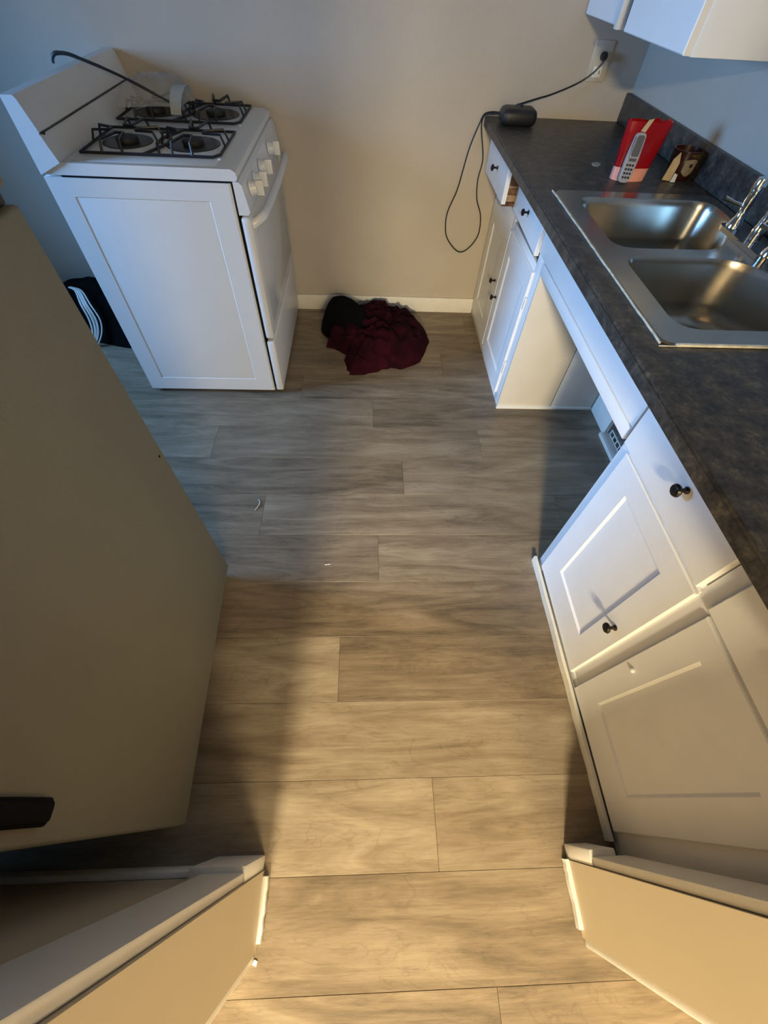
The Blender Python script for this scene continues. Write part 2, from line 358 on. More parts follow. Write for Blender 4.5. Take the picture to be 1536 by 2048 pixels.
# apron rail over the empty appliance bay
t = Thing('apron_rail', 'long white rail under the worktop spanning the empty appliance gap', 'panel', (XC, 1.18, .75))
bm = NB(); box(bm, XC-.002, XC+.018, .742, 1.698, .689, .868, .0015); t.part('rail', bm, white)
bm = NB(); box(bm, XC-.006, XC+.018, .742, 1.612, .648, .687, .002); t.part('rail_strip', bm, white)

# near base cabinet
t = Thing('base_cabinet', 'white base cabinet nearest the doorway with a dark-knobbed door and drawer', 'cabinet', (.92, .32, 0))
Y0, Y1 = -.095, .735
bm = NB()
box(bm, XC+.02, XW-.004, Y1-.016, Y1, .0, .868); box(bm, XC+.02, XW-.004, Y0, Y0+.016, .0, .868)
box(bm, XC+.02, XW-.004, Y0+.017, Y1-.017, .10, .115); box(bm, XW-.012, XW-.004, Y0+.02, Y1-.02, .116, .868)
t.part('carcass', bm, white, smooth=False)
bm = NB()
box(bm, XC, XC+.02, .690, Y1, .0, .868, .0015); box(bm, XC, XC+.02, -.1385, -.075, .0, .868, .0015)
box(bm, XC, XC+.02, -.075, .690, .0, .05, .001); box(bm, XC, XC+.02, -.075, .266, .635, .668, .001); box(bm, XC, XC+.02, .324, .690, .635, .668, .001)
box(bm, XC, XC+.02, .266, .324, .05, .868, .001); t.part('face_frame', bm, white)
bm = NB(); slab_door(bm, XC-.010, XC+.019, .318, .698, .040, .644, (.395, .612, .160, .580), .0055, .0065); d = t.part('door', bm, white, angle=18)
t.part('knob', knob_bm(XC-.010, .352, .352), bronze, d); t.part('hinge', hinge_bm(.700, .545, .06), white, d); t.part('hinge', hinge_bm(.700, .18, .05), white, d)
bm = NB(); slab_door(bm, XC-.010, XC+.019, -.085, .272, .036, .644, (-.012, .206, .150, .580), .0055, .0065); d = t.part('door', bm, white, angle=18)
bm = NB(); lathe(bm, [(0, -.001), (.006, -.001), (.0065, .004), (.004, .007), (0, .0075)], (XC-.010, .243, .362), (-1, 0, 0), 12); t.part('knob', bm, white, d, label='small white painted stub where a knob is missing')
bm = NB(); slab_door(bm, XC-.012, XC+.019, .328, .725, .655, .862); d = t.part('drawer', bm, white); t.part('knob', knob_bm(XC-.012, .497, .748), bronze, d)
bm = NB(); slab_door(bm, XC-.012, XC+.019, -.085, .282, .655, .862); d = t.part('drawer', bm, white); t.part('knob', knob_bm(XC-.012, .105, .752), bronze, d)
# uneven painted kick board at the floor
bm = NB(); pts = []
n = 26
for i in range(n+1): pts.append((XC-.022+random.uniform(-.0012, .0012), -.105+(.742+.105)*i/n))
pts += [(XC-.0125, .742), (XC-.0125, -.105)]
prism(bm, pts, 'z', 0, .032); t.part('kick_strip', bm, trimw)
# wavy paint bead between door and drawer
bm = NB(); tube(bm, [(XC-.004, .318+(.69-.318)*i/12+0, .6495+random.uniform(-.0012, .0012)) for i in range(13)], .0035, 6); t.part('paint_bead', bm, white)

# countertop with backsplash
t = Thing('countertop', 'long dark speckled laminate worktop along the right wall', 'countertop', (.85, 1.18, .87))
XE = .534; SX0, SX1, SY0, SY1 = .632, 1.115, .772, 1.575
bm = NB()
outer = [(XE, YJ1+.001), (XW-.001, YJ1+.001), (XW-.001, YW-.001), (XE, YW-.001)]
def slab_with_hole(bm, o, h, z0, z1):
    E = {}
    for z in (z0, z1):
        ov = [bm.verts.new((*p, z)) for p in o]; hv = [bm.verts.new((*p, z)) for p in h]; E[z] = (ov, hv)
        for i in range(4): bm.faces.new((ov[i], ov[(i+1) % 4], hv[(i+1) % 4], hv[i]))
    for a, b in ((E[z0][0], E[z1][0]), (E[z0][1], E[z1][1])):
        for i in range(4): bm.faces.new((a[i], a[(i+1) % 4], b[(i+1) % 4], b[i]))
    bmesh.ops.recalc_face_normals(bm, faces=bm.faces[:])
slab_with_hole(bm, outer, [(SX0, SY0), (SX1, SY0), (SX1, SY1), (SX0, SY1)], .872, ZC)
ed = [e for e in bm.edges if all(abs(v.co.x-XE) < 1e-5 for v in e.verts) and abs(e.verts[0].co.y-e.verts[1].co.y) > 1]
bmesh.ops.bevel(bm, geom=ed, offset=.006, segments=3, affect='EDGES')
t.part('worktop', bm, counterm)
bm = NB(); box(bm, XW-.022, XW-.001, YJ1+.001, YW-.001, ZC+.0005, 1.005, .004); t.part('backsplash', bm, counterm)

# sink
t = Thing('kitchen_sink', 'double bowl stainless steel drop-in sink set in the dark worktop', 'sink', (.86, 1.17, ZC))
ZS = .9145
outerp = rounded([(.606, .748), (1.136, .748), (1.136, 1.600), (.606, 1.600)], .035, 5)
b1 = rounded([(.662, 1.185), (.955, 1.190), (1.103, 1.40), (1.103, 1.548), (.662, 1.548)], .06, 6)
b2 = rounded([(.662, .800), (1.103, .800), (1.103, .950), (.965, 1.140), (.662, 1.140)], .06, 6)
bm = NB(); allE = []
loops = []
for L in (outerp, b1, b2):
    vs = [bm.verts.new((p[0], p[1], ZS)) for p in L]; loops.append(vs)
    for i in range(len(vs)): allE.append(bm.edges.new((vs[i], vs[(i+1) % len(vs)])))
bmesh.ops.triangle_fill(bm, use_beauty=True, use_dissolve=False, edges=allE)
# outer lip
lip = [bm.verts.new((v.co.x+(.003 if v.co.x > .86 else -.003), v.co.y+(.003 if v.co.y > 1.17 else -.003), ZC+.0006)) for v in loops[0]]
for i in range(len(lip)):
    j = (i+1) % len(lip); bm.faces.new((loops[0][i], loops[0][j], lip[j], lip[i]))
bmesh.ops.recalc_face_normals(bm, faces=bm.faces[:])
t.part('rim', bm, steel)
def bowl(L, top_loop_z=ZS, depth=.165):
    bm = NB(); c = sum(L, Vector((0, 0)))/len(L); prev = None
    prof = [(1.0, 0), (.985, -.006), (.97, -.02), (.93, -depth+.05), (.90, -depth+.022), (.83, -depth+.006), (.70, -depth), (.3, -depth-.004)]
    for s, h in prof:
        ring = [bm.verts.new((c.x+(p.x-c.x)*s, c.y+(p.y-c.y)*s, ZS+h)) for p in L]
        if prev:
            for i in range(len(L)): bm.faces.new((prev[i], prev[(i+1) % len(L)], ring[(i+1) % len(L)], ring[i]))
        prev = ring
    bm.faces.new(prev); bmesh.ops.recalc_face_normals(bm, faces=bm.faces[:])
    for f in bm.faces: f.normal_flip()
    return bm, c
for L in (b1, b2):
    bm, c = bowl(L); o = t.part('bowl', bm, steel, angle=60)
    bm = NB(); lathe(bm, [(.045, 0), (.042, .003), (.034, .001), (.028, -.004), (0, -.004)], (c.x, c.y, ZS-.168)); t.part('drain', bm, chrome, o)
t2 = t
bm = NB(); box(bm, .632, 1.13, .7395, .7485, ZC+.0008, ZC+.006, .002); box(bm, .595, .64, .7405, .7435, ZC+.0008, ZC+.003, .0008)
n = 30
tube(bm, [(.6015+random.uniform(-.001, .001), .752+(1.598-.752)*i/n, ZC+.0025) for i in range(n+1)], .0026, 6)
t.part('caulk_line', bm, caulk)
# faucet
t = Thing('faucet', 'chrome two-handle faucet behind the double sink', 'faucet', (1.05, 1.23, ZS))
bm = NB(); prism(bm, [(p.x, p.y) for p in rounded([(1.018, 1.115), (1.075, 1.115), (1.075, 1.345), (1.018, 1.345)], .028, 6)], 'z', ZS+.0003, ZS+.012); t.part('base_plate', bm, chrome)
for y in (1.315, 1.135):
    bm = NB(); lathe(bm, [(0, .0), (.021, .0), (.019, .012), (.0125, .025), (.011, .045), (.013, .055), (.015, .080), (.016, .100), (.013, .112), (0, .116)], (1.047, y, ZS+.0125)); h = t.part('handle', bm, chrome)
    bm = NB(); tube(bm, [(1.047, y, ZS+.060), (1.02, y+.016, ZS+.064), (.995, y+.030, ZS+.070)], [.006, .0045, .006], 8); t.part('lever', bm, chrome, h)
bm = NB(); tube(bm, [(1.052, 1.225, ZS+.0125), (1.052, 1.225, ZS+.05), (1.056, 1.222, ZS+.11), (1.055, 1.20, ZS+.15), (1.045, 1.15, ZS+.17), (1.03, 1.09, ZS+.172), (1.022, 1.06, ZS+.155)], [.016, .013, .011, .011, .0105, .010, .011], 14, sm=5); t.part('spout', bm, chrome)

# wall cabinets
t = Thing('wall_cabinet', 'white wall cabinet with warm-lit end panel above the worktop', 'cabinet', (1.0, 1.82, 1.214))
bm = NB(); box(bm, .848, XW-.001, 1.575, 2.030, 1.214, 2.05, .002); t.part('carcass', bm, white)
bm = NB(); slab_door(bm, .826, .847, 1.578, 2.010, 1.216, 2.04); t.part('door', bm, white)
t = Thing('wall_cabinet', 'white wall cabinet tucked into the far right corner', 'cabinet', (1.0, 2.3, 1.214))
bm = NB(); box(bm, .878, XW-.001, 2.10, YW-.001, 1.214, 2.05, .002); t.part('carcass', bm, white)
bm = NB(); slab_door(bm, .856, .877, 2.13, YW-.02, 1.216, 2.04); t.part('door', bm, white)
bm = NB(); box(bm, .836, .877, 2.100, 2.128, 1.212, 2.045, .001); t.part('edge_strip', bm, trimw)
bm = NB(); box(bm, .862, .90, 2.032, 2.098, 1.22, 2.04); t.part('gap_shade', bm, dull_black)  # black box painted in as the shadow between the two cabinets

# ---------------------------------------------------------------- stove (front faces +X)
SXB, SXF, SYN, SYF = -1.062, -.458, 1.700, 2.508
t = Thing('stove', 'white gas stove with black grates standing against the far wall', 'stove', (-.75, 2.1, 0))
bm = NB(); box(bm, SXB, SXF, SYN+.004, SYF, .018, .8675, .003); t.part('body', bm, enamel)
bm = NB()   # near side sheet with a pressed-in outline
def vv(x, y, z): return bm.verts.new((x, y, z))
def rng(y, x0, x1, z0, z1): return [vv(x0, y, z0), vv(x1, y, z0), vv(x1, y, z1), vv(x0, y, z1)]
rs = [rng(SYN+.004, SXB, SXF-.003, .02, .8675), rng(SYN, SXB+.002, SXF-.005, .022, .8665), rng(SYN, SXB+.072, SXF-.080, .085, .815), rng(SYN+.0022, SXB+.075, SXF-.083, .088, .812), rng(SYN+.0010, SXB+.083, SXF-.091, .096, .804)]
for A, B in zip(rs, rs[1:]):
    for i in range(4): bm.faces.new((A[i], A[(i+1) % 4], B[(i+1) % 4], B[i]))
bm.faces.new(rs[-1][::-1]); bmesh.ops.recalc_face_normals(bm, faces=bm.faces[:])
t.part('side_panel', bm, enamel)
bm = NB(); box(bm, SXF+.0005, SXF+.008, SYN+.012, SYF-.01, .03, .868); t.part('front_gap_shade', bm, dull_black)  # black strip stands in for the shade between body and front
bm = NB(); prism(bm, [(SXB+.01, .8725), (-.437, .8725), (-.430, .882), (-.434, .897), (-.448, .905), (SXB+.01, .905)], 'y', SYN+.0035, SYF)
t.part('cooktop', bm, enamel)
bm = NB(); box(bm, SXB+.06, SXF+.006, SYN+.0015, SYF-.004, .868, .8722); t.part('cooktop_gap_shade', bm, dull_black)  # black strip draws the dark line of shade under the cooktop
bm = NB(); box(bm, SXB+.10, -.50, SYN+.028, SYF-.03, .9051, .9062, .0005); t.part('cooktop_well', bm, enamel)
for (x0, x1) in ((-.97, -.49),): pass
# control panel, door, drawer
bm = NB(); prism(bm, [(-.449, .776), (-.416, .776), (-.408, .786), (-.420, .862), (-.430, .8715), (-.449, .8715)], 'y', SYN+.001, SYF-.001); cp = t.part('control_panel', bm, enamel)
for (yy) in (1.795, 1.885, 2.02, 2.255):
    bm = NB(); ax = Vector((1, 0, .16)).normalized(); lathe(bm, [(0, 0), (.025, 0), (.024, .004), (.021, .008), (.019, .024), (0, .025)], (-.4125, yy, .828), ax, 20)
    k = t.part('knob', bm, enamel, cp)
    bm = NB(); box(bm, -.392, -.366, yy-.005, yy+.005, .808, .853, .002); t.part('knob_grip', bm, enamel, k)
bm = NB(); box(bm, -.449, -.412, SYN+.001, SYF-.001, .298, .770, .012, 3); dr = t.part('oven_door', bm, enamel)
bm = NB(); tube(bm, [(-.418, SYN+.03, .735), (-.385, SYN+.05, .752), (-.372, SYN+.11, .758), (-.366, 2.10, .760), (-.372, SYF-.11, .758), (-.385, SYF-.05, .752), (-.418, SYF-.03, .735)], .0125, 12, sm=6, flat=1.25); t.part('handle', bm, enamel, dr)
bm = NB(); box(bm, -.4115, -.4105, SYN+.05, SYF-.05, .35, .70, .0004); t.part('door_glass', bm, mat('door_face', (.60, .62, .62), .12), dr)
bm = NB(); box(bm, -.449, -.414, SYN+.001, SYF-.001, .020, .286, .008, 3); dd = t.part('storage_drawer', bm, enamel)
bm = NB(); lathe(bm, [(0, 0), (.012, 0), (.010, .002), (0, .0025)], (-.4138, 2.28, .20), (1, 0, 0), 3, sx=.6, sy=1.6); t.part('badge', bm, whitep, dd, label='small pale V-shaped sticker')
# backguard
bm = NB(); prism(bm, [(SXB, .873), (-.985, .9055), (-.990, .925), (-.998, .950), (-1.003, .971), (-1.006, .975), (-1.003, .979), (-1.022, 1.052), (-1.028, 1.060), (-1.064, 1.060)], 'y', SYN-.004, SYF)
bg = t.part('backguard', bm, enamel)
bm = NB(); box(bm, -1.004, -1.0, SYN+.0, SYF-.004, .974, .9765); t.part('backguard_seam', bm, mat('seam_grey', (.06, .06, .06), .8), bg)
bm = NB(); lathe(bm, [(0, 0), (.005, 0), (.004, .003), (0, .004)], (-.999, SYN+.012, .975), (1, 0, 0), 8); t.part('seam_dot', bm, black, bg)  # small black dot at the near end of the seam
# burners and grates
for (gx0, gx1, gy0, gy1) in ((-.955, -.500, 1.792, 2.092), (-.975, -.505, 2.205, 2.492)):
    cy = (gy0+gy1)/2; bxs = (gx0+.105, gx1-.120)
    for i, bx in enumerate(bxs):
        bm = NB(); rr = .078 if i == 0 else .086
        lathe(bm, [(rr+.008, .9064), (rr+.006, .909), (rr, .9085), (rr-.012, .9072), (.035, .9066), (0, .9066)], (bx, cy, 0), n=28); bo = t.part('drip_bowl', bm, bowlm)
        bm = NB(); lathe(bm, [(0, .907), (.036, .907), (.038, .913), (.036, .921), (.028, .924), (0, .925)], (bx, cy, 0), n=24); t.part('burner', bm, burner, bo)
    bm = NB(); z0 = .9115; z1 = .943; r = .0045
    per = [(gx0, gy0), ((gx0+gx1)/2-.02, gy0), (gx1-.02, gy0), (gx1, gy0+.03), (gx1, gy1), ((gx0+gx1)/2, gy1), (gx0, gy1)]
    tube(bm, [(x, y, z0) for x, y in per], r, 6, closed=True)
    for bx in bxs:
        for (dx, dy, ex, ey) in ((1, 0, 0, 0), (-1, 0, 0, 0), (0, 1, 0, 0), (0, -1, 0, 0)):
            if dx: ox = (gx1 if dx > 0 else bx-.1) if bx == bxs[1] else (gx0 if dx < 0 else bx+.12)
            for s in (-.028, .028):
                if dx:
                    a = (ox, cy+s*1.2, z0); b2_ = (ox-dx*.012, cy+s*1.1, z1)
                    c_ = (bx+dx*.045, cy+s*.5, z1-.002)
                else:
                    oy = gy1 if dy > 0 else gy0
                    a = (bx+s*1.2, oy, z0); b2_ = (bx+s*1.1, oy-dy*.014, z1); c_ = (bx+s*.5, cy+dy*.045, z1-.002)
                tube(bm, [a, b2_, c_], r*.95, 6)
            if dx: tube(bm, [(bx+dx*.045, cy-.014, z1-.002), (bx+dx*.045, cy+.014, z1-.002)], r*.95, 6)
            else: tube(bm, [(bx-.014, cy+dy*.045, z1-.002), (bx+.014, cy+dy*.045, z1-.002)], r*.95, 6)
    mx = (bxs[0]+bxs[1])/2+.01
    tube(bm, [(mx-.025, gy0, z0), (mx+.02, cy-.03, z0), (mx+.02, cy+.03, z0), (mx-.025, gy1, z0)], r, 6)
    tube(bm, [(mx+.03, gy0, z0), (mx-.015, cy-.03, z0), (mx-.015, cy+.03, z0), (mx+.03, gy1, z0)], r, 6)
    g = t.part('grate', bm, iron)
    bm = NB(); lathe(bm, [(0, 0), (.007, 0), (.007, .003), (0, .006)], (gx1+.004, gy0-.006, .9065), n=12); t.part('grate_bumper', bm, whitep, g, label='small white bumper')

# things on the stove
random.seed(3)
def crumple(bm, pts2, zbase, hfun, amp, seed, nr=16, freq=18, top=1.0):
    """closed crumpled heap: outline pts2 (x,y), height hfun(s) with s 0 edge..1 centre"""
    n = len(pts2); c = Vector((sum(p[0] for p in pts2)/n, sum(p[1] for p in pts2)/n))
    prev = None; first = None
    for k in range(nr+1):
        s = k/nr; ring = []
        if k == nr:
            z = zbase+hfun(1); v = bm.verts.new((c.x, c.y, z+amp*noise.noise((c.x*freq, c.y*freq, seed)))); 
            for i in range(n): bm.faces.new((prev[i], prev[(i+1) % n], v))
            break
        for p in pts2:
            q = c+(Vector(p)-c)*(1-s)
            f = Vector((q.x*freq, q.y*freq, seed))
            rd = 1-2*abs(noise.noise(f)); rd2 = 1-2*abs(noise.noise(f*2.1+Vector((5, 3, 1))))
            w = min(1, s*5)
            z = zbase+hfun(s)+w*amp*(rd*.8+rd2*.4)
            wob = Vector((noise.noise(f*.8+Vector((9, 0, 0))), noise.noise(f*.8+Vector((0, 9, 0)))))*amp*.6*w
            ring.append(bm.verts.new((q.x+wob.x, q.y+wob.y, max(z, zbase+.0005 if k else zbase))))
        if prev:
            for i in range(n): bm.faces.new((prev[i], prev[(i+1) % n], ring[(i+1) % n], ring[i]))
        else: first = ring
        prev = ring
    bm.faces.new(first[::-1]); bmesh.ops.recalc_face_normals(bm, faces=bm.faces[:]); return bm
def outline(pts, k=6): # smooth closed outline
    n = len(pts); out = []
    for i in range(n):
        a, b, c, d = (Vector(pts[(i+j-1) % n]) for j in range(4))
        for j in range(k):
            t_ = j/k; out.append(.5*((2*b)+(c-a)*t_+(2*a-5*b+4*c-d)*t_*t_+(3*b-a-3*c+d)*t_**3))
    return out
t = Thing('plastic_bag', 'crumpled clear plastic bag with a white band on the rear burners', 'bag', (-.84, 2.34, .944))
bm = NB(); crumple(bm, outline([(-.95, 2.20), (-.83, 2.23), (-.74, 2.25), (-.72, 2.35), (-.74, 2.45), (-.84, 2.47), (-.93, 2.43), (-.965, 2.33)], 5), .946, lambda s: .055*min(1, s*2.2)**.6, .018, 4.2, 12, 16); t.part('film', bm, plastic, angle=50)
bm = NB(); n = 10; A = []; B = []
for i in range(n+1):
    a = PI*i/n; y = 2.135+.22*i/n; z = .944+.062*max(0, math.sin(a))**.6
    A.append(bm.verts.new((-.738, y, z))); B.append(bm.verts.new((-.700+.012*math.sin(a), y, z)))
for i in range(n): bm.faces.new((A[i], B[i], B[i+1], A[i+1]))
bmesh.ops.solidify(bm, geom=bm.faces[:], thickness=.002); t.part('band', bm, whitep)
bm = NB(); tube(bm, [(-.735, 2.21, .955), (-.80, 2.205, .985), (-.869, 2.20, 1.016), (-.946, 2.20, 1.044), (-1.030, 2.20, 1.0695), (-1.065, 2.20, 1.0785), (-1.092, 2.20, 1.080), (-1.110, 2.20, 1.078), (-1.124, 2.20, 1.068), (-1.130, 2.20, 1.055)], [.0035, .0045, .0045, .005, .0055, .0055, .006, .006, .006], 8, sm=5)
single('hooked_rod', bm, black, 'thin black hooked rod leaning from the rear burner over the stove backguard', 'rod', (-.735, 2.21, .95))

# ---------------------------------------------------------------- fridge (local: front face x=0 looks +X, y from near to far)
fa = math.atan2(-.035+0, .738)
t = Thing('refrigerator', 'beige-grey top-freezer refrigerator seen from above on the left', 'refrigerator', (-.452, -.043, 0), rot=-fa, local=True)
FW = .739
bm = NB(); box(bm, -.70, -.062, .004, FW-.004, .02, 1.66, .006); t.part('cabinet', bm, fridgem)
bm = NB(); box(bm, -.060, -.052, .012, FW-.012, .08, 1.64); t.part('gasket', bm, dull_black)
bm = NB(); box(bm, -.050, 0, 0, FW, .055, 1.138, .006, 3); d = t.part('fridge_door', bm, fridgem)
bm = NB(); prism(bm, [(p.x, p.y) for p in rounded([(.022, .640), (.056, .640), (.056, 1.12), (.022, 1.12)], .012, 6)], 'x', .0005, .014)
ed = [e for e in bm.edges if all(abs(v.co.x-.014) < 1e-5 for v in e.verts)]; bmesh.ops.bevel(bm, geom=ed, offset=.005, segments=3, affect='EDGES'); t.part('handle', bm, dull_black, d)
bm = NB(); box(bm, -.050, 0, 0, FW, 1.158, 1.655, .006, 3); fd = t.part('freezer_door', bm, fridgem)
bm = NB(); prism(bm, [(p.x, p.y) for p in rounded([(.030, 1.18), (.082, 1.18), (.082, 1.40), (.030, 1.40)], .018, 6)], 'x', .0005, .030); t.part('handle', bm, black, fd)
bm = NB(); box(bm, -.06, -.012, FW-.075, FW-.004, 1.1385, 1.1575, .003); t.part('hinge', bm, black)
bm = NB(); box(bm, -.058, -.030, .01, FW-.01, .012, .05, .003); t.part('toe_grille', bm, dull_black)
bm = NB(); lathe(bm, [(0, 0), (.0035, 0), (.003, .001), (0, .0012)], (.0002, FW-.022, .644), (1, 0, 0), 8); t.part('chip', bm, dull_black, d, label='tiny dark chip in the paint')
for (x, y) in ((-.1, .05), (-.1, FW-.05), (-.62, .05), (-.62, FW-.05)):
    bm = NB(); lathe(bm, [(0, 0), (.018, 0), (.018, .02), (0, .0205)], (x, y, 0), n=12); t.part('foot', bm, black)

# ---------------------------------------------------------------- heap of clothes
mar = outline([(-.088, 1.872), (.022, 1.872), (.128, 1.935), (.205, 1.915), (.318, 2.02), (.365, 2.20), (.325, 2.33), (.285, 2.42), (.215, 2.46), (.10, 2.49), (.0, 2.495), (-.065, 2.46), (-.075, 2.34), (-.20, 2.17), (-.215, 2.12), (-.13, 2.05), (-.105, 1.98)], 5)
mar = [p+Vector((noise.noise((p.x*22, p.y*22, 3)), noise.noise((p.x*22, p.y*22, 8))))*.030 for p in mar]
bm = NB(); crumple(bm, mar, .0015, lambda s: .075*min(1, s*2.2)**.7, .055, 1.7, 26, 11); single('maroon_garment', bm, maroon, 'crumpled dark maroon garment on the floor by the far wall', 'clothing', (.06, 2.2, .0015), angle=70)
blk = outline([(-.262, 2.34), (-.235, 2.45), (-.14, 2.495), (-.04, 2.45), (.03, 2.33), (.055, 2.18), (.01, 2.08), (-.09, 2.06), (-.155, 2.13), (-.225, 2.20), (-.262, 2.26)], 5)
bm = NB(); crumple(bm, blk, .0015, lambda s: .135*min(1, s*2.4)**.6, .014, 6.1, 16, 7); single('black_garment', bm, blackc, 'balled-up black garment left of the maroon one on the floor', 'clothing', (-.12, 2.3, .0015), angle=70)

# black bag and white cable behind the stove
bm = NB(); crumple(bm, outline([(-1.80, 2.28), (-1.72, 2.43), (-1.42, 2.49), (-1.20, 2.48), (-1.10, 2.36), (-1.12, 2.15), (-1.26, 2.06), (-1.45, 2.10), (-1.66, 2.15)], 5), .001, lambda s: .20*min(1, s*2.6)**.6, .02, 3.3, 14, 8)
single('black_bag', bm, blackc, 'slumped black bag on the floor behind the stove', 'bag', (-1.38, 2.28, .001), angle=70)
t = Thing('cable_coil', 'loops of white cable lying on the black bag behind the stove', 'cable', (-1.5, 2.25, .2))
for i, (o_, r_) in enumerate(((0, .0045), (.015, .0055), (.028, .005), (.046, .0035))):
    bm = NB(); tube(bm, [(-1.56+o_*.4, 2.24, .232), (-1.49+o_*.7, 2.17, .252), (-1.452+o_, 2.10, .222), (-1.440+o_*1.2, 2.078, .150), (-1.455+o_*1.0, 2.066, .080), (-1.50+o_*.8, 2.06, .012)], r_, 8, sm=5); t.part('strand', bm, whitep)

# ---------------------------------------------------------------- things on the worktop
Zt = ZC+.0006
# charger, its lead to the outlet and the hanging loop
t = Thing('power_adapter', 'black power adapter brick at the far left corner of the worktop', 'adapter', (.655, 2.39, Zt))
bm = NB(); box(bm, .575, .722, 2.335, 2.440, Zt, Zt+.056, .022, 4); t.part('housing', bm, black)
bm = NB(); lathe(bm, [(0, 0), (.016, 0), (.015, .01), (.006, .014), (0, .014)], (.650, 2.405, Zt+.049), n=14); t.part('strain_relief', bm, black)
bm = NB(); tube(bm, [(.590, 2.44, .935), (.562, 2.49, .928), (.527, 2.50, .918), (.512, 2.503, .885), (.485, 2.505, .80), (.468, 2.505, .70), (.455, 2.505, .63), (.425, 2.505, .545), (.422, 2.505, .485), (.440, 2.505, .42), (.500, 2.505, .36), (.545, 2.505, .355), (.588, 2.505, .395), (.610, 2.505, .45), (.600, 2.505, .53), (.565, 2.506, .60), (.552, 2.506, .68), (.558, 2.506, .76), (.528, 2.506, .86), (.522, 2.50, .90), (.532, 2.48, .921), (.565, 2.46, .928), (.603, 2.43, .938)], .0032, 8, sm=5); t.part('hanging_cord', bm, black)
bm = NB(); tube(bm, [(.652, 2.405, .972), (.73, 2.44, .985), (.80, 2.475, .995), (.90, 2.49, 1.028), (.955, 2.488, 1.062), (.985, 2.484, 1.098)], .0032, 8, sm=5); lead = t.part('outlet_cord', bm, black)
bm = NB(); lathe(bm, [(0, 0), (.013, 0), (.014, .016), (.009, .026), (0, .027)], (.984, YW-.0068, 1.108), (0, -1, 0), 16); t.part('plug', bm, black, lead)
t = Thing('wall_outlet', 'painted-over outlet plate on the far wall above the worktop', 'outlet', (.98, YW, 1.09))
bm = NB(); box(bm, .938, 1.018, YW-.006, YW-.0003, 1.032, 1.152, .003); pl = t.part('plate', bm, mat('plate_paint', (.55, .50, .42), .5))
bm = NB(); box(bm, .960, .997, YW-.0085, YW-.0062, 1.045, 1.078, .001); t.part('receptacle', bm, trimw, pl)
bm = NB(); box(bm, .965, .968, YW-.009, YW-.0086, 1.056, 1.066); box(bm, .986, .989, YW-.009, YW-.0086, 1.056, 1.066); t.part('slot', bm, dull_black, pl)
# red pouch
t = Thing('snack_pouch', 'open red foil pouch standing on the worktop past the sink', 'pouch', (.90, 1.74, Zt))
def pouch(z0, z1, w0, w1, d0, d1, nz=8, n=28, jag=0):
    bm = NB(); prev = None; first = None
    for k in range(nz+1):
        s = k/nz; z = z0+(z1-z0)*s; wv = w0+(w1-w0)*s; dv = d0+(d1-d0)*s; ring = []
        for i in range(n):
            a = 2*PI*i/n; cx_ = math.cos(a); sy_ = math.sin(a)
            x = .900+.005*(z-Zt)/.16+wv/2*math.copysign(abs(cx_)**.6, cx_); y = 1.745+dv/2*math.copysign(abs(sy_)**.9, sy_)
            nn = noise.noise((x*25, y*25, z*18)); zz = z+(jag*noise.noise((i*.9, 3, 1)) if k == nz else 0)
            ring.append(bm.verts.new((x+nn*.004, y+nn*.005, max(zz, z0))))
        if prev:
            for i in range(n): bm.faces.new((prev[i], prev[(i+1) % n], ring[(i+1) % n], ring[i]))
        else: first = ring
        prev = ring
    return bm, first
bm, fr = pouch(Zt+.034, Zt+.150, .122, .150, .046, .034, 10, jag=.010); bmesh.ops.solidify(bm, geom=bm.faces[:], thickness=.0008); t.part('pouch_body', bm, redm, angle=60)
bm, fr = pouch(Zt, Zt+.0345, .116, .1215, .052, .0465, 4); bm.faces.new(fr[::-1]); t.part('pouch_base', bm, pinkm, label='pale pink lower band', angle=60)
bm = NB(); prism(bm, [(.872, Zt+.128), (.888, Zt+.126), (.897, Zt+.150), (.900, Zt+.158), (.885, Zt+.155), (.880, Zt+.145)], 'y', 1.7205, 1.7225); t.part('torn_label', bm, tan)
# phone leaning on the pouch
t = Thing('cordless_phone', 'grey keypad phone leaning on the front of the red pouch', 'phone', (.872, 1.700, Zt))
q = Matrix.Rotation(R(-9), 3, 'X') @ Matrix.Rotation(R(3), 3, 'Y')
def tilt(bm, piv=(.868, 1.695, Zt+.001)): bmesh.ops.rotate(bm, verts=bm.verts[:], cent=piv, matrix=q); return bm
bm = NB(); prism(bm, [(p.x, p.y) for p in rounded([(.850, Zt+.003), (.886, Zt+.003), (.891, Zt+.06), (.886, Zt+.128), (.853, Zt+.128), (.848, Zt+.06)], .012, 5)], 'y', 1.690, 1.706)
e = [e for e in bm.edges if abs(e.verts[0].co.y-e.verts[1].co.y) < 1e-6]; bmesh.ops.bevel(bm, geom=e, offset=.0035, segments=2, affect='EDGES'); ph = t.part('handset', tilt(bm), silver)
bm = NB(); prism(bm, [(p.x, p.y) for p in rounded([(.857, Zt+.070), (.883, Zt+.070), (.881, Zt+.122), (.858, Zt+.122)], .008, 5)], 'y', 1.6885, 1.6905); t.part('screen', tilt(bm), screenm, ph)
for r_ in range(4):
    for c_ in range(3):
        bm = NB(); box(bm, .8555+c_*.0095, .8625+c_*.0095, 1.6888, 1.6905, Zt+.014+r_*.0105, Zt+.020+r_*.0105, .001, 1); t.part('key', tilt(bm), black, ph)
bm = NB(); box(bm, .857, .882, 1.6888, 1.6905, Zt+.058, Zt+.066, .002, 1); t.part('menu_key', tilt(bm), screenm, ph)
bm = NB(); box(bm, .8515, .8545, 1.6882, 1.691, Zt+.066, Zt+.118, .001, 1); t.part('chrome_edge', tilt(bm), chrome, ph)
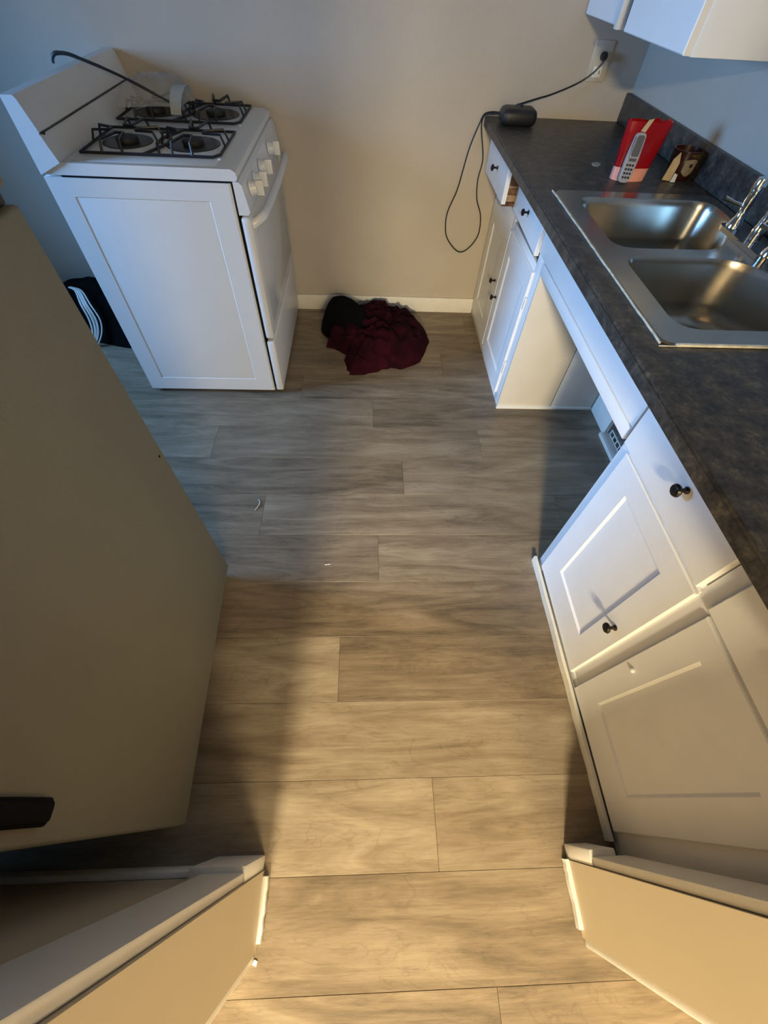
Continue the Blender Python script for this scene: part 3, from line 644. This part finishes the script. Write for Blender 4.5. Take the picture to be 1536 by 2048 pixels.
# brown mug-like container with torn flap
t = Thing('brown_container', 'round dark brown container with a tan patch and a torn flap', 'container', (1.125, 1.79, Zt))
cx, cy = 1.091, 1.775
bm = NB(); lathe(bm, [(0, 0), (.036, 0), (.040, .006), (.045, .05), (.047, .080), (.044, .080), (.040, .012), (0, .010)], (cx, cy, Zt), n=28); t.part('body', bm, browng)
def patch(a0, a1, h0, h1, rad, thk=.0015, n=8):
    bm = NB(); A = []; B = []
    for i in range(n+1):
        a = a0+(a1-a0)*i/n; e_ = .012*math.sin(PI*i/n)
        def rr(h): return .0415+(h-.006)*.09+thk
        A.append(bm.verts.new((cx+rr(h0-e_)*math.cos(a), cy+rr(h0-e_)*math.sin(a), Zt+h0-e_))); B.append(bm.verts.new((cx+rr(h1+e_*.4)*math.cos(a), cy+rr(h1+e_*.4)*math.sin(a), Zt+h1+e_*.4)))
    for i in range(n): bm.faces.new((A[i], A[i+1], B[i+1], B[i]))
    bmesh.ops.solidify(bm, geom=bm.faces[:], thickness=-.001); return bm
t.part('tan_patch', patch(R(-112), R(-58), .028, .058, 0), tan)
t.part('gold_band', patch(R(-100), R(60), .070, .0745, 0, .001), gold)
bm = NB(); lathe(bm, [(0, 0), (.0055, 0), (.005, .001), (0, .0012)], (cx+.048*math.cos(R(-85)), cy+.048*math.sin(R(-85)), Zt+.046), (math.cos(R(-85)), math.sin(R(-85)), 0), 12); t.part('dark_dot', bm, browng)
bm = NB(); prism(bm, [(cx-.068, Zt+.004), (cx-.038, Zt+.001), (cx-.034, Zt+.05), (cx-.046, Zt+.078), (cx-.060, Zt+.060)], 'y', cy-.040, cy-.037); t.part('torn_flap', bm, tan)
bm = NB(); prism(bm, [(cx-.042, Zt+.001), (cx-.026, Zt+.001), (cx-.028, Zt+.022), (cx-.038, Zt+.025)], 'y', cy-.050, cy-.047); t.part('torn_tab', bm, creamp)
# small clear ring
bm = NB(); tube(bm, [(.835+.013*math.cos(a), 1.875+.013*math.sin(a), Zt+.0035) for a in [2*PI*i/18 for i in range(18)]], .0035, 8, closed=True)
single('glass_ring', bm, mat('clear_glass', (.8, .85, .85), .05, trans=.9), 'tiny clear ring lying on the worktop left of the phone', 'ring', (.835, 1.875, Zt))

# slotted bracket in the broken wall hole behind the bay
t = Thing('slotted_bracket', 'white slotted bracket in the dark hole low on the wall', 'bracket', (XW, 1.30, HZ0))
bm = NB(); xx = XW+.004
box(bm, xx, xx+.004, 1.27, 1.41, HZ0+.001, HZ0+.005); box(bm, xx, xx+.004, 1.27, 1.41, HZ0+.028, HZ0+.033)
for i in range(5): box(bm, xx, xx+.004, 1.27+i*.0335, 1.276+i*.0335, HZ0+.005, HZ0+.028)
t.part('slot_frame', bm, whitep, smooth=False)
bm = NB(); box(bm, XW+.03, XW+.08, 1.20, 1.345, HZ0+.075, HZ0+.16, .004); t.part('inner_box', bm, lilac)

# paint crumbs and shavings on the floor
def shaving(x, y, pts, r=.0016, lab=''):
    bm = NB(); tube(bm, [(x+a, y+b, .0018+c) for a, b, c in pts], r, 6, sm=4)
    single('paint_shaving', bm, whitep, lab, 'debris', (x, y, .0012))
shaving(-.441, 1.0, [(-.008, -.026, 0), (.002, -.008, .002), (.006, .012, .003), (-.002, .026, .001)], .0017, 'curled white shaving on the floor beside the refrigerator')
shaving(-.142, .723, [(-.010, 0, 0), (0, .002, .001), (.010, .003, 0)], .0017, 'short white shaving in the middle of the floor')
for (x, y, s, lb) in ((-.252, -.302, .006, 'tiny white paint chip at the foot of the left door jamb'), (.60, -.333, .008, 'tiny white paint chip at the foot of the right door jamb')):
    bm = NB(); prism(bm, [(x-s, y-s*.4), (x+s*.7, y-s), (x+s, y+s*.5), (x-s*.3, y+s)], 'z', .0006, .0025); single('paint_chip', bm, whitep, lb, 'debris', (x, y, .0006))
